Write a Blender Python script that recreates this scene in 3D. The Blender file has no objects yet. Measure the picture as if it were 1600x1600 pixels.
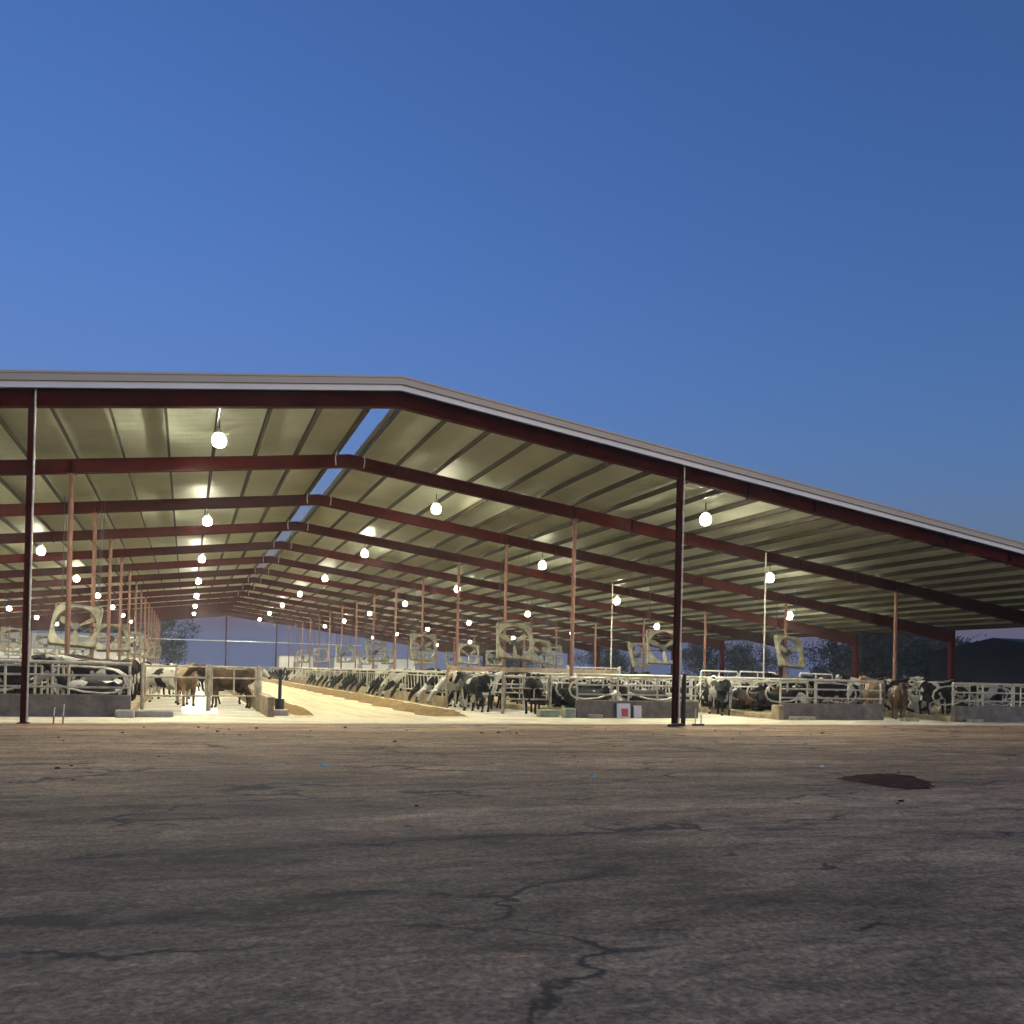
import bpy, bmesh, math, random
from mathutils import Vector, Matrix
random.seed(7)
R = math.radians
SC = bpy.context.scene
COL = SC.collection

HAZE = .0006
LAMP = 4800
SUN = 1.1
# ------------------------------------------------------------------ helpers
def tag(o, label=None, cat=None, group=None, kind=None):
    if label: o['label'] = label
    if cat: o['category'] = cat
    if group: o['group'] = group
    if kind: o['kind'] = kind
    return o

def empty(name, loc=(0, 0, 0), rz=0.0):
    o = bpy.data.objects.new(name, None)
    o.empty_display_size = .2
    COL.objects.link(o)
    o.location = loc
    o.rotation_euler = (0, 0, rz)
    return o

def thing(name, label, cat, loc=(0, 0, 0), rz=0.0, group=None):
    return tag(empty(name, loc, rz), label, cat, group)

def copy_tree(o, parent=None):
    c = o.copy()
    COL.objects.link(c)
    c.parent = parent
    for ch in list(o.children):
        copy_tree(ch, c)
    return c

class MB:
    """collects shapes, then links them as one mesh object"""
    def __init__(s):
        s.v = []; s.f = []; s.sm = []; s.mi = []
    def add(s, vs, fs, smooth=False, mi=0):
        n = len(s.v)
        s.v += [tuple(v) for v in vs]
        s.f += [tuple(i + n for i in f) for f in fs]
        s.sm += [smooth] * len(fs); s.mi += [mi] * len(fs)
    def box(s, x0, x1, y0, y1, z0, z1, mi=0):
        vs = [(x, y, z) for z in (z0, z1) for y in (y0, y1) for x in (x0, x1)]
        s.add(vs, [(0, 2, 3, 1), (4, 5, 7, 6), (0, 1, 5, 4), (2, 6, 7, 3), (0, 4, 6, 2), (1, 3, 7, 5)], False, mi)
    def chbox(s, x0, x1, y0, y1, z0, z1, c=.03, mi=0):
        """box with chamfered top edges and corners"""
        a = [(x0 + c, y0), (x1 - c, y0), (x1, y0 + c), (x1, y1 - c), (x1 - c, y1), (x0 + c, y1), (x0, y1 - c), (x0, y0 + c)]
        cx, cy = (x0 + x1) / 2, (y0 + y1) / 2
        hx, hy = (x1 - x0) / 2, (y1 - y0) / 2
        kx, ky = max(.05, (hx - c) / hx), max(.05, (hy - c) / hy)
        b = [(cx + (x - cx) * kx, cy + (y - cy) * ky) for x, y in a]
        vs = [(x, y, z0) for x, y in a] + [(x, y, z1 - c) for x, y in a] + [(x, y, z1) for x, y in b]
        fs = [tuple(range(7, -1, -1)), tuple(range(16, 24))]
        for L in (0, 8):
            for i in range(8):
                j = (i + 1) % 8
                fs.append((L + i, L + j, L + 8 + j, L + 8 + i))
        s.add(vs, fs, False, mi)
    def tube(s, pts, r, n=6, caps=True, mi=0, smooth=True):
        pts = [Vector(p) for p in pts]
        rs = r if isinstance(r, (list, tuple)) else [r] * len(pts)
        vs = []; prev = None
        for i, p in enumerate(pts):
            t = (pts[min(i + 1, len(pts) - 1)] - pts[max(i - 1, 0)]).normalized()
            if prev is None:
                a = Vector((0, 0, 1)) if abs(t.z) < .9 else Vector((1, 0, 0))
                u = t.cross(a).normalized()
            else:
                u = (prev - t * prev.dot(t)).normalized()
            prev = u
            w = t.cross(u)
            for k in range(n):
                th = 2 * math.pi * k / n
                vs.append(p + (u * math.cos(th) + w * math.sin(th)) * rs[i])
        fs = []
        for i in range(len(pts) - 1):
            for k in range(n):
                k2 = (k + 1) % n
                fs.append((i * n + k, i * n + k2, (i + 1) * n + k2, (i + 1) * n + k))
        s.add(vs, fs, smooth, mi)
        if caps:
            e = (len(pts) - 1) * n
            s.add(vs[:n] + vs[e:], [tuple(range(n - 1, -1, -1)), tuple(range(n, 2 * n))], False, mi)
    def loft(s, rings, n=10, mi=0):
        """rings: (centre, half width, half height) along a path; side axis stays level"""
        vs = []; P = [Vector(r[0]) for r in rings]
        for i, (c, hw, hh) in enumerate(rings):
            t = (P[min(i + 1, len(P) - 1)] - P[max(i - 1, 0)]).normalized()
            side = Vector((0, 0, 1)).cross(t)
            side = side.normalized() if side.length > .2 else Vector((0, 1, 0))
            up = t.cross(side).normalized()
            for k in range(n):
                th = 2 * math.pi * k / n
                vs.append(P[i] + side * math.cos(th) * hw + up * math.sin(th) * hh)
        fs = [tuple(range(n - 1, -1, -1)), tuple(range((len(P) - 1) * n, len(P) * n))]
        for i in range(len(P) - 1):
            for k in range(n):
                k2 = (k + 1) % n
                fs.append((i * n + k, i * n + k2, (i + 1) * n + k2, (i + 1) * n + k))
        s.add(vs, fs, True, mi)
    def lathe(s, prof, n=16, c=(0, 0), mi=0, smooth=True):
        vs = []
        for r, z in prof:
            for k in range(n):
                th = 2 * math.pi * k / n
                vs.append((c[0] + r * math.cos(th), c[1] + r * math.sin(th), z))
        fs = []
        for i in range(len(prof) - 1):
            for k in range(n):
                k2 = (k + 1) % n
                fs.append((i * n + k, i * n + k2, (i + 1) * n + k2, (i + 1) * n + k))
        s.add(vs, fs, smooth, mi)
    def mesh(s, name, mats):
        me = bpy.data.meshes.new(name)
        me.from_pydata(s.v, [], s.f)
        me.polygons.foreach_set('use_smooth', s.sm)
        me.polygons.foreach_set('material_index', s.mi)
        for m in (mats if isinstance(mats, (list, tuple)) else [mats]):
            me.materials.append(m)
        me.update()
        return me
    def build(s, name, mats, parent=None, loc=None):
        return link(name, s.mesh(name, mats), parent, loc)

def link(name, me, parent=None, loc=None):
    o = bpy.data.objects.new(name, me)
    COL.objects.link(o)
    if parent: o.parent = parent
    if loc: o.location = loc
    return o

WORDS = ['nearest', 'second', 'third', 'fourth', 'fifth', 'sixth', 'seventh', 'eighth', 'ninth', 'tenth', 'eleventh', 'twelfth',
         'thirteenth', 'fourteenth', 'fifteenth', 'sixteenth', 'seventeenth', 'eighteenth', 'nineteenth', 'twentieth']
def nth(i):
    if i < 20: return WORDS[i]
    tens = {2: 'twenty', 3: 'thirty', 4: 'forty', 5: 'fifty', 6: 'sixty'}
    n = i + 1
    if n % 10 == 0: return {3: 'thirtieth', 4: 'fortieth', 5: 'fiftieth', 6: 'sixtieth'}[n // 10]
    return tens[n // 10] + ' ' + (['first'] + WORDS[1:9])[n % 10 - 1]

# ------------------------------------------------------------------ materials
def mat(name, col, rough=.7, metal=0.0, var=.25, scale=3.0, bump=0.0, bscale=20.0, col2=None, coord='Object', spec=.4):
    m = bpy.data.materials.new(name)
    m.use_nodes = True
    nt = m.node_tree; N = nt.nodes; L = nt.links
    b = N['Principled BSDF']
    b.inputs['Roughness'].default_value = rough
    b.inputs['Metallic'].default_value = metal
    b.inputs['Specular IOR Level'].default_value = spec
    tc = N.new('ShaderNodeTexCoord')
    nz = N.new('ShaderNodeTexNoise')
    nz.inputs['Scale'].default_value = scale
    nz.inputs['Detail'].default_value = 6
    nz.inputs['Roughness'].default_value = .65
    L.new(tc.outputs[coord], nz.inputs['Vector'])
    cr = N.new('ShaderNodeValToRGB')
    c2 = col2 if col2 else tuple(c * (1 - var) for c in col)
    c1 = col if col2 else tuple(min(1, c * (1 + var * .6)) for c in col)
    cr.color_ramp.elements[0].position = .35
    cr.color_ramp.elements[1].position = .68
    cr.color_ramp.elements[0].color = (*c2, 1)
    cr.color_ramp.elements[1].color = (*c1, 1)
    L.new(nz.outputs['Fac'], cr.inputs['Fac'])
    L.new(cr.outputs['Color'], b.inputs['Base Color'])
    if bump:
        n2 = N.new('ShaderNodeTexNoise')
        n2.inputs['Scale'].default_value = bscale
        n2.inputs['Detail'].default_value = 5
        L.new(tc.outputs[coord], n2.inputs['Vector'])
        bp = N.new('ShaderNodeBump')
        bp.inputs['Strength'].default_value = bump
        bp.inputs['Distance'].default_value = .03
        L.new(n2.outputs['Fac'], bp.inputs['Height'])
        L.new(bp.outputs['Normal'], b.inputs['Normal'])
    return m

M = {}
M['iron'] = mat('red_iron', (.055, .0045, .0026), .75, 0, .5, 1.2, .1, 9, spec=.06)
M['column'] = mat('pale_red_iron', (.225, .11, .078), .7, 0, .3, 2.2, .15, 9)  # paler, browner red for the inner columns
M['purlin'] = mat('purlin_steel', (.05, .04, .024), .55, .2, .2, 2)
M['trim'] = mat('taupe_trim', (.40, .375, .30), .45, .1, .06, .6)
M['trim_light'] = mat('pale_trim', (.66, .70, .68), .45, .1, .08, .6)
M['galv'] = mat('galvanised_pipe', (.60, .56, .44), .42, .45, .35, 5)
M['galv_dirty'] = mat('soiled_pipe', (.40, .34, .25), .6, .2, .5, 4)
M['white_pipe'] = mat('white_pipe', (.74, .72, .66), .45, 0, .15, 4)
M['concrete'] = mat('grey_concrete', (.215, .187, .145), .9, 0, .4, 2.2, .4, 25)
M['concrete_brown'] = mat('stained_concrete', (.40, .31, .19), .9, 0, .5, 1.5, .3, 25)
M['concrete_pale'] = mat('pale_concrete', (.46, .43, .34), .9, 0, .3, 3, .3, 30)
M['block_green'] = mat('mossy_block', (.34, .38, .25), .9, 0, .35, 4, .3, 30)
M['apron'] = mat('pale_apron', (.62, .52, .33), .85, 0, .25, .9, .25, 30)
_lane = mat('feed_lane_floor', (.62, .47, .235), .85, 0, .22, .7, .2, 25)
M['feed'] = mat('feed_ration', (.24, .145, .048), .95, 0, .5, 8, .8, 40)
M['bed'] = mat('sand_bed', (.42, .33, .2), .95, 0, .4, 3, .5, 18)
M['fan_panel'] = mat('cream_fan_panel', (.215, .20, .145), .6, 0, .6, 2.5)
M['fan_blade'] = mat('blade_cream', (.22, .20, .135), .5, .1, .35, 5)
M['motor'] = mat('motor_dark', (.04, .04, .042), .5, .3, .3, 5)
M['dark_steel'] = mat('dark_post_paint', (.03, .035, .045), .5, .2, .3, 5)
M['black'] = mat('black_rubber', (.012, .012, .014), .6, 0, .3, 5)
M['white_paint'] = mat('white_wall_paint', (.8, .8, .77), .6, 0, .12, .5)
M['glare'] = mat('glare_white', (.86, .86, .88), .35, 0, .08, 2.5)  # near-white colour standing in for bright glare on the alley floor
M['siding'] = mat('grey_siding', (.34, .36, .41), .5, .2, .15, .5)
M['red'] = mat('red_plastic', (.45, .02, .02), .4, 0, .2, 6)
M['orange'] = mat('stake_orange', (.5, .2, .09), .6, 0, .3, 8)
M['wood'] = mat('weathered_wood', (.42, .36, .24), .85, 0, .4, 6, .3, 30)
M['cyan'] = mat('cyan_plastic', (.16, .62, .72), .35, 0, .2, 30)
M['white_plastic'] = mat('white_plastic', (.8, .8, .8), .4, 0, .15, 30)
M['mud'] = mat('wet_mud', (.085, .036, .025), .95, 0, .75, 5, .7, 30, spec=.03)
M['bark'] = mat('bark', (.05, .04, .03), .9, 0, .4, 6)
M['leaf'] = mat('foliage', (.05, .065, .035), .8, 0, .5, .6)
M['dark_metal'] = mat('dark_cladding', (.006, .006, .007), .8, 0, .3, 1)
M['hoof'] = mat('hoof', (.03, .025, .02), .6)
M['skin'] = mat('pink_skin', (.42, .24, .19), .6, 0, .25, 9)

def roof_material():
    m = mat('cream_roof_liner', (.76, .80, .63), .55, .05, .12, .35)
    nt = m.node_tree; N = nt.nodes; L = nt.links
    b = N['Principled BSDF']
    tc = N.new('ShaderNodeTexCoord')
    wv = N.new('ShaderNodeTexWave')
    wv.wave_type = 'BANDS'; wv.bands_direction = 'Y'
    wv.inputs['Scale'].default_value = .52
    wv.inputs['Distortion'].default_value = .6
    wv.inputs['Detail'].default_value = 2
    L.new(tc.outputs['Object'], wv.inputs['Vector'])
    bp = N.new('ShaderNodeBump')
    bp.inputs['Strength'].default_value = .13
    bp.inputs['Distance'].default_value = .08
    L.new(wv.outputs['Fac'], bp.inputs['Height'])
    L.new(bp.outputs['Normal'], b.inputs['Normal'])
    return m
M['roof'] = roof_material()

def streak(m, c0, c1, sx, sy, p0=.35, p1=.65):
    nt = m.node_tree; N = nt.nodes; L = nt.links; b = N['Principled BSDF']
    tc = N.new('ShaderNodeTexCoord'); mp = N.new('ShaderNodeMapping'); mp.inputs['Scale'].default_value = (sx, sy, 1)
    L.new(tc.outputs['Object'], mp.inputs['Vector'])
    nz = N.new('ShaderNodeTexNoise'); nz.inputs['Scale'].default_value = 1; nz.inputs['Detail'].default_value = 9; nz.inputs['Roughness'].default_value = .68
    L.new(mp.outputs['Vector'], nz.inputs['Vector'])
    cr = N.new('ShaderNodeValToRGB'); cr.color_ramp.elements[0].position = p0; cr.color_ramp.elements[1].position = p1
    cr.color_ramp.elements[0].color = (*c0, 1); cr.color_ramp.elements[1].color = (*c1, 1)
    L.new(nz.outputs['Fac'], cr.inputs['Fac']); L.new(cr.outputs['Color'], b.inputs['Base Color'])
    return m
M['lane'] = streak(_lane, (.44, .325, .17), (.68, .575, .37), 1.6, .13, .3, .6)
M['apron'] = streak(M['apron'], (.40, .325, .21), (.70, .62, .44), .5, 1.4, .3, .55)
def alley_material():
    m = mat('alley_concrete', (.50, .45, .33), .55, 0, .6, .8, .25, 12)
    nt = m.node_tree; N = nt.nodes; L = nt.links
    b = N['Principled BSDF']
    tc = N.new('ShaderNodeTexCoord')
    mp = N.new('ShaderNodeMapping')
    mp.inputs['Scale'].default_value = (.35, 1.6, 1)
    L.new(tc.outputs['Object'], mp.inputs['Vector'])
    nz = N.new('ShaderNodeTexNoise')
    nz.inputs['Scale'].default_value = 1.3
    nz.inputs['Detail'].default_value = 8
    L.new(mp.outputs['Vector'], nz.inputs['Vector'])
    cr = N.new('ShaderNodeValToRGB')
    cr.color_ramp.elements[0].position = .4; cr.color_ramp.elements[1].position = .62
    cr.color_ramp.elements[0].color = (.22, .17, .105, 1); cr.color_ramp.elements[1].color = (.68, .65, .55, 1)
    L.new(nz.outputs['Fac'], cr.inputs['Fac'])
    L.new(cr.outputs['Color'], b.inputs['Base Color'])
    r2 = N.new('ShaderNodeMapRange')
    r2.inputs['From Min'].default_value = .35; r2.inputs['From Max'].default_value = .6
    r2.inputs['To Min'].default_value = .3; r2.inputs['To Max'].default_value = .75
    L.new(nz.outputs['Fac'], r2.inputs['Value'])
    L.new(r2.outputs['Result'], b.inputs['Roughness'])
    return m
M['alley'] = alley_material()

def yard_material():
    m = bpy.data.materials.new('packed_yard')
    m.use_nodes = True
    nt = m.node_tree; N = nt.nodes; L = nt.links
    b = N['Principled BSDF']
    b.inputs['Roughness'].default_value = .85
    b.inputs['Specular IOR Level'].default_value = .3
    tc = N.new('ShaderNodeTexCoord')
    def noise(scale, detail=8, rough=.6, dist=0.0, vec=None):
        n = N.new('ShaderNodeTexNoise')
        n.inputs['Scale'].default_value = scale; n.inputs['Detail'].default_value = detail
        n.inputs['Roughness'].default_value = rough; n.inputs['Distortion'].default_value = dist
        L.new(vec if vec else tc.outputs['Object'], n.inputs['Vector'])
        return n
    def ramp(src, p0, c0, p1, c1):
        r = N.new('ShaderNodeValToRGB')
        r.color_ramp.elements[0].position = p0; r.color_ramp.elements[1].position = p1
        r.color_ramp.elements[0].color = (*c0, 1); r.color_ramp.elements[1].color = (*c1, 1)
        L.new(src, r.inputs['Fac'])
        return r
    def mix(kind, fac, a, bb):
        x = N.new('ShaderNodeMix'); x.data_type = 'RGBA'; x.blend_type = kind
        if isinstance(fac, float): x.inputs['Factor'].default_value = fac
        else: L.new(fac, x.inputs['Factor'])
        L.new(a, x.inputs['A']); L.new(bb, x.inputs['B'])
        return x.outputs['Result']
    mp = N.new('ShaderNodeMapping')
    mp.inputs['Rotation'].default_value = (0, 0, R(25)); mp.inputs['Scale'].default_value = (.55, 1.5, 1)
    L.new(tc.outputs['Object'], mp.inputs['Vector'])
    big = ramp(noise(.3, 7, .62, 1.2, mp.outputs['Vector']).outputs['Fac'], .33, (.25, .165, .102), .68, (.52, .365, .23))
    mid = ramp(noise(2.3, 9, .78, .6, mp.outputs['Vector']).outputs['Fac'], .34, (.42, .39, .37), .66, (1.3, 1.26, 1.22))
    fine = ramp(noise(24, 8, .85).outputs['Fac'], .36, (.35, .34, .33), .66, (1.7, 1.65, 1.6))
    vs_ = N.new('ShaderNodeTexVoronoi'); vs_.inputs['Scale'].default_value = 26
    L.new(tc.outputs['Object'], vs_.inputs['Vector'])
    agg = ramp(vs_.outputs['Color'], .1, (.7, .68, .66), .9, (1.3, 1.28, 1.25))
    c = mix('MULTIPLY', 1.0, big.outputs['Color'], mid.outputs['Color'])
    c = mix('MULTIPLY', .85, c, fine.outputs['Color'])
    c = mix('MULTIPLY', .8, c, agg.outputs['Color'])
    # paler worn wheel tracks running across the front of the barn
    mp2 = N.new('ShaderNodeMapping'); mp2.inputs['Scale'].default_value = (.045, .55, 1); mp2.inputs['Rotation'].default_value = (0, 0, R(-4))
    L.new(tc.outputs['Object'], mp2.inputs['Vector'])
    trk = ramp(noise(1.0, 5, .6, .3, mp2.outputs['Vector']).outputs['Fac'], .42, (.72, .70, .68), .62, (1.22, 1.2, 1.16))
    c = mix('MULTIPLY', .9, c, trk.outputs['Color'])
    # crack lines
    ds = noise(.9, 5, .6)
    ad = N.new('ShaderNodeVectorMath'); ad.operation = 'MULTIPLY_ADD'
    L.new(ds.outputs['Color'], ad.inputs[0]); ad.inputs[1].default_value = (1.8, 1.8, 0); L.new(mp.outputs['Vector'], ad.inputs[2])
    vo = N.new('ShaderNodeTexVoronoi'); vo.feature = 'DISTANCE_TO_EDGE'
    vo.inputs['Scale'].default_value = .42
    L.new(ad.outputs['Vector'], vo.inputs['Vector'])
    gate = ramp(noise(.5, 3).outputs['Fac'], .46, (0, 0, 0), .56, (1, 1, 1))
    cw = N.new('ShaderNodeMapRange')
    cw.inputs['From Min'].default_value = .008; cw.inputs['From Max'].default_value = .026
    cw.inputs['To Min'].default_value = 1; cw.inputs['To Max'].default_value = 0
    L.new(vo.outputs['Distance'], cw.inputs['Value'])
    cf = N.new('ShaderNodeMath'); cf.operation = 'MULTIPLY'
    L.new(cw.outputs['Result'], cf.inputs[0]); L.new(gate.outputs['Color'], cf.inputs[1])
    cf2 = N.new('ShaderNodeMath'); cf2.operation = 'MULTIPLY'; cf2.inputs[1].default_value = .8
    L.new(cf.outputs[0], cf2.inputs[0])
    dk = N.new('ShaderNodeRGB'); dk.outputs[0].default_value = (.025, .021, .018, 1)
    c = mix('MIX', cf2.outputs[0], c, dk.outputs[0])
    # scattered dark spots of dung and oil
    sp = ramp(noise(2.6, 3, .5).outputs['Fac'], .70, (0, 0, 0), .76, (1, 1, 1))
    sf = N.new('ShaderNodeMath'); sf.operation = 'MULTIPLY'; sf.inputs[1].default_value = .75
    L.new(sp.outputs['Color'], sf.inputs[0])
    c = mix('MIX', sf.outputs[0], c, dk.outputs[0])
    L.new(c, b.inputs['Base Color'])
    # relief
    h1 = noise(2.3, 9, .72, .5, mp.outputs['Vector']); h2 = noise(24, 8, .8)
    hm = N.new('ShaderNodeMath'); hm.operation = 'MULTIPLY_ADD'; hm.inputs[1].default_value = .35
    L.new(h2.outputs['Fac'], hm.inputs[0]); L.new(h1.outputs['Fac'], hm.inputs[2])
    hs = N.new('ShaderNodeMath'); hs.operation = 'MULTIPLY_ADD'; hs.inputs[1].default_value = -.25
    L.new(cf.outputs[0], hs.inputs[0]); L.new(hm.outputs[0], hs.inputs[2])
    bp = N.new('ShaderNodeBump'); bp.inputs['Strength'].default_value = .5; bp.inputs['Distance'].default_value = .12
    L.new(hs.outputs[0], bp.inputs['Height'])
    L.new(bp.outputs['Normal'], b.inputs['Normal'])
    return m
M['yard'] = yard_material()

def coat(name, dark, light, lo, hi, scale=1.5):
    m = bpy.data.materials.new(name)
    m.use_nodes = True
    nt = m.node_tree; N = nt.nodes; L = nt.links
    b = N['Principled BSDF']
    b.inputs['Roughness'].default_value = .65
    b.inputs['Specular IOR Level'].default_value = .25
    tc = N.new('ShaderNodeTexCoord'); oi = N.new('ShaderNodeObjectInfo')
    mu = N.new('ShaderNodeMath'); mu.operation = 'MULTIPLY'; mu.inputs[1].default_value = 57.0
    L.new(oi.outputs['Random'], mu.inputs[0])
    ad = N.new('ShaderNodeVectorMath'); ad.operation = 'ADD'
    L.new(tc.outputs['Object'], ad.inputs[0]); L.new(mu.outputs[0], ad.inputs[1])
    nz = N.new('ShaderNodeTexNoise')
    nz.inputs['Scale'].default_value = scale; nz.inputs['Detail'].default_value = 2.5; nz.inputs['Roughness'].default_value = .45
    L.new(ad.outputs['Vector'], nz.inputs['Vector'])
    cr = N.new('ShaderNodeValToRGB')
    cr.color_ramp.elements[0].position = lo; cr.color_ramp.elements[1].position = hi
    cr.color_ramp.elements[0].color = (*dark, 1); cr.color_ramp.elements[1].color = (*light, 1)
    L.new(nz.outputs['Fac'], cr.inputs['Fac'])
    L.new(cr.outputs['Color'], b.inputs['Base Color'])
    return m
COATS = {
    'black': coat('black_coat', (.004, .004, .0045), (.52, .50, .43), .63, .65),
    'pied': coat('pied_coat', (.0045, .0045, .005), (.52, .50, .43), .505, .525),
    'white': coat('mostly_white_coat', (.008, .008, .009), (.55, .525, .44), .40, .42),
    'tan': coat('tan_coat', (.20, .115, .05), (.42, .30, .17), .35, .65),
    'brown': coat('brown_coat', (.028, .016, .009), (.13, .075, .036), .42, .72),
}

# ------------------------------------------------------------------ geometry constants (metres; ridge over x = 0, front frame at y = 0)
BAY = 8.0; NF = 15; YEND = BAY * (NF - 1)
PITCH = .1245
XE, X2, X1 = 37.3, 25.4, 9.05
def zraf(x): return 8.83 - PITCH * abs(x)          # underside of rafter
RD = .47
def zpur(x): return zraf(x) + RD                     # top of rafter
def zroof(x): return zpur(x) + .25                    # underside of roof sheet

# ------------------------------------------------------------------ ground
mb = MB(); mb.box(-260, 300, -60, 420, -.6, -.03)
tag(mb.build('yard_ground', M['yard']), 'wide brown grey packed yard with cracks in front of the barn', kind='structure')
mb = MB(); mb.chbox(-39, 39, .35, YEND + 3, -.3, 0, .02)
tag(mb.build('barn_slab', M['apron']), 'pale concrete slab under the barn', kind='structure')
def strip(name, x0, x1, y0, y1, z, m):
    mb = MB(); mb.add([(x0, y0, z), (x1, y0, z), (x1, y1, z), (x0, y1, z)], [(0, 1, 2, 3)])
    return tag(mb.build(name, m), None, kind='structure')
strip('feed_lane', -2.2, 3.2, 3.0, YEND, .004, M['lane'])
ALLEYS = [(-6.8, -3.15, 3.1), (4.7, 7.36, 4.0), (12.21, 15.36, 3.6), (20.16, 22.73, 2.4), (27.6, 31, 2.6), (-15.2, -11.7, 3.0), (-23.3, -20.1, 3), (-31.5, -28.2, 3)]
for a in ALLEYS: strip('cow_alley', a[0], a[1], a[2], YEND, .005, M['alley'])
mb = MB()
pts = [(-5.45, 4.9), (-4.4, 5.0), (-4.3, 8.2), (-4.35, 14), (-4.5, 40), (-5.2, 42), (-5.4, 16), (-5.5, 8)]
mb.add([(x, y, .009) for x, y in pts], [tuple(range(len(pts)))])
tag(mb.build('painted_glare', M['glare']), None, kind='structure')  # lamp glare along the left alley, painted as a white floor sheet
mb = MB()
hole = [(4.23, -12.96), (4.87, -12.63), (5.5, -12.45), (5.92, -12.51), (5.89, -12.96), (5.53, -13.58), (5.09, -14.12), (4.69, -14.4), (4.39, -14.35), (4.27, -14.05), (4.2, -13.67), (4.18, -13.28)]
NH = len(hole); cx = sum(p[0] for p in hole) / NH; cy = sum(p[1] for p in hole) / NH
ring = []
for i in range(40):
    t = i * NH / 40; a = int(t) % NH; b_ = (a + 1) % NH; k = t - int(t)
    x = hole[a][0] * (1 - k) + hole[b_][0] * k; y = hole[a][1] * (1 - k) + hole[b_][1] * k
    s = 1 + random.uniform(-.09, .07); ring.append((cx + (x - cx) * s, cy + (y - cy) * s, -.026))
mid = [(cx + (x - cx) * .6, cy + (y - cy) * .6, -.012 + random.uniform(-.008, .008)) for x, y, z in ring]
mb.add(ring + mid + [(cx, cy, -.012)], [(i, (i + 1) % 40, 40 + (i + 1) % 40, 40 + i) for i in range(40)] + [(40 + i, 40 + (i + 1) % 40, 80) for i in range(40)], True)
tag(mb.build('mud_patch', M['mud']), None, kind='structure')

# feed windrows along the lane
def windrow(name, xc, hw, h, y0, y1, slant=0.0):
    mb = MB(); nx = 9; ys = []; y = y0
    while y < y1: ys.append(y); y += .16 if y < 30 else 1.0
    vs = []
    for y in ys:
        en = min(1, (y - y0) / 1.2 + .05)
        hh = h * (.75 + .5 * random.random()) * en
        off = .12 * math.sin(y * .9) + .1 * math.sin(y * .33 + 1)
        for i in range(nx):
            u = -1 + 2 * i / (nx - 1)
            vs.append((xc + off * .4 + u * hw * (.85 + .15 * math.sin(y * 1.7 + i)) * (.6 + .4 * en), y, .002 + hh * (1 - u * u) ** .8 * (.8 + .4 * random.random())))
    fs = [(j * nx + i, j * nx + i + 1, (j + 1) * nx + i + 1, (j + 1) * nx + i) for j in range(len(ys) - 1) for i in range(nx - 1)]
    mb.add(vs, fs, True)
    return tag(mb.build(name, M['feed']), None, kind='stuff')
windrow('feed_windrow', 2.95, 1.0, .16, 4.0, YEND)
windrow('feed_windrow', -1.75, .45, .12, 4.2, YEND)

# ------------------------------------------------------------------ the barn
barn = thing('dairy_barn', 'huge open-sided dairy barn with red steel frames and cream gable roof', 'barn')
Y0R, Y1R = -.28, YEND + .3
for s in (-1, 1):
    mb = MB()
    xa, xb = .34, XE + .5
    za, zb = zroof(xa), zroof(xb)
    vs = []
    for y in (Y0R, Y1R):
        for x, z in ((xa, za), (xb, zb), (xb, zb + .06), (xa, za + .06)): vs.append((s * x, y, z))
    mb.add(vs, [(0, 1, 5, 4), (1, 2, 6, 5), (2, 3, 7, 6), (3, 0, 4, 7), (0, 3, 2, 1), (4, 5, 6, 7)])
    mb.build('roof_slope', M['roof'], barn)
    # rake trim at the front: taupe upper band with a lip, pale lower band
    for nm, m, d0, d1, yo, lip in (('rake_trim', 'trim', .00, .19, -.42, True), ('rake_underband', 'trim_light', .192, .35, -.36, False)):
        mb = MB(); xe = XE + .55; top = .015
        def prism(dt, db, y0, y1):
            vs = []
            for y in (y0, y1):
                for x in (0.0, xe):
                    zt = zroof(x) + top
                    vs += [(s * x, y, zt - dt), (s * x, y, zt - db)]
            mb.add(vs, [(0, 1, 3, 2), (4, 6, 7, 5), (0, 2, 6, 4), (1, 5, 7, 3), (2, 3, 7, 6), (0, 4, 5, 1)])
        prism(d0, d1, yo, yo + .1)
        if lip:
            prism(-.03, .025, yo - .03, yo - .002); prism(d1 - .025, d1 + .012, yo - .025, yo - .002)
        else:
            prism(d1 - .03, d1 + .015, yo - .04, yo - .003)
        mb.build(nm, M[m], barn)
    # purlins
    for j in range(27):
        x = .45 + 1.41 * j
        mb = MB()
        z = zpur(x) + .003
        sl = -PITCH
        def rb(x0, x1, z0, z1):
            vs = []
            for y in (0 - .2, YEND + .2):
                for (xx, zz) in ((x0, z0), (x1, z0), (x1, z1), (x0, z1)):
                    vs.append((s * xx, y, zz + sl * (xx - x)))
            mb.add(vs, [(0, 1, 2, 3), (4, 7, 6, 5), (0, 4, 5, 1), (1, 5, 6, 2), (2, 6, 7, 3), (3, 7, 4, 0)])
        rb(x - .006, x + .006, z, z + .2)
        rb(x - .05, x - .0065, z, z + .012)
        rb(x + .0065, x + .05, z + .19, z + .2)
        mb.build('purlin', M['purlin'], barn)
    # eave strut and gutter
    mb = MB(); mb.box(XE * s - .1, XE * s + .1, -.2, YEND + .2, zraf(XE) + .45, zraf(XE) + .66)
    mb.build('eave_strut', M['iron'], barn)
    mb = MB(); xx = s * (XE + .58)
    mb.box(xx - .08, xx + .08, Y0R, Y1R, zroof(XE + .5) - .12, zroof(XE + .5) + .04); mb.build('gutter', M['trim'], barn)

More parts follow.
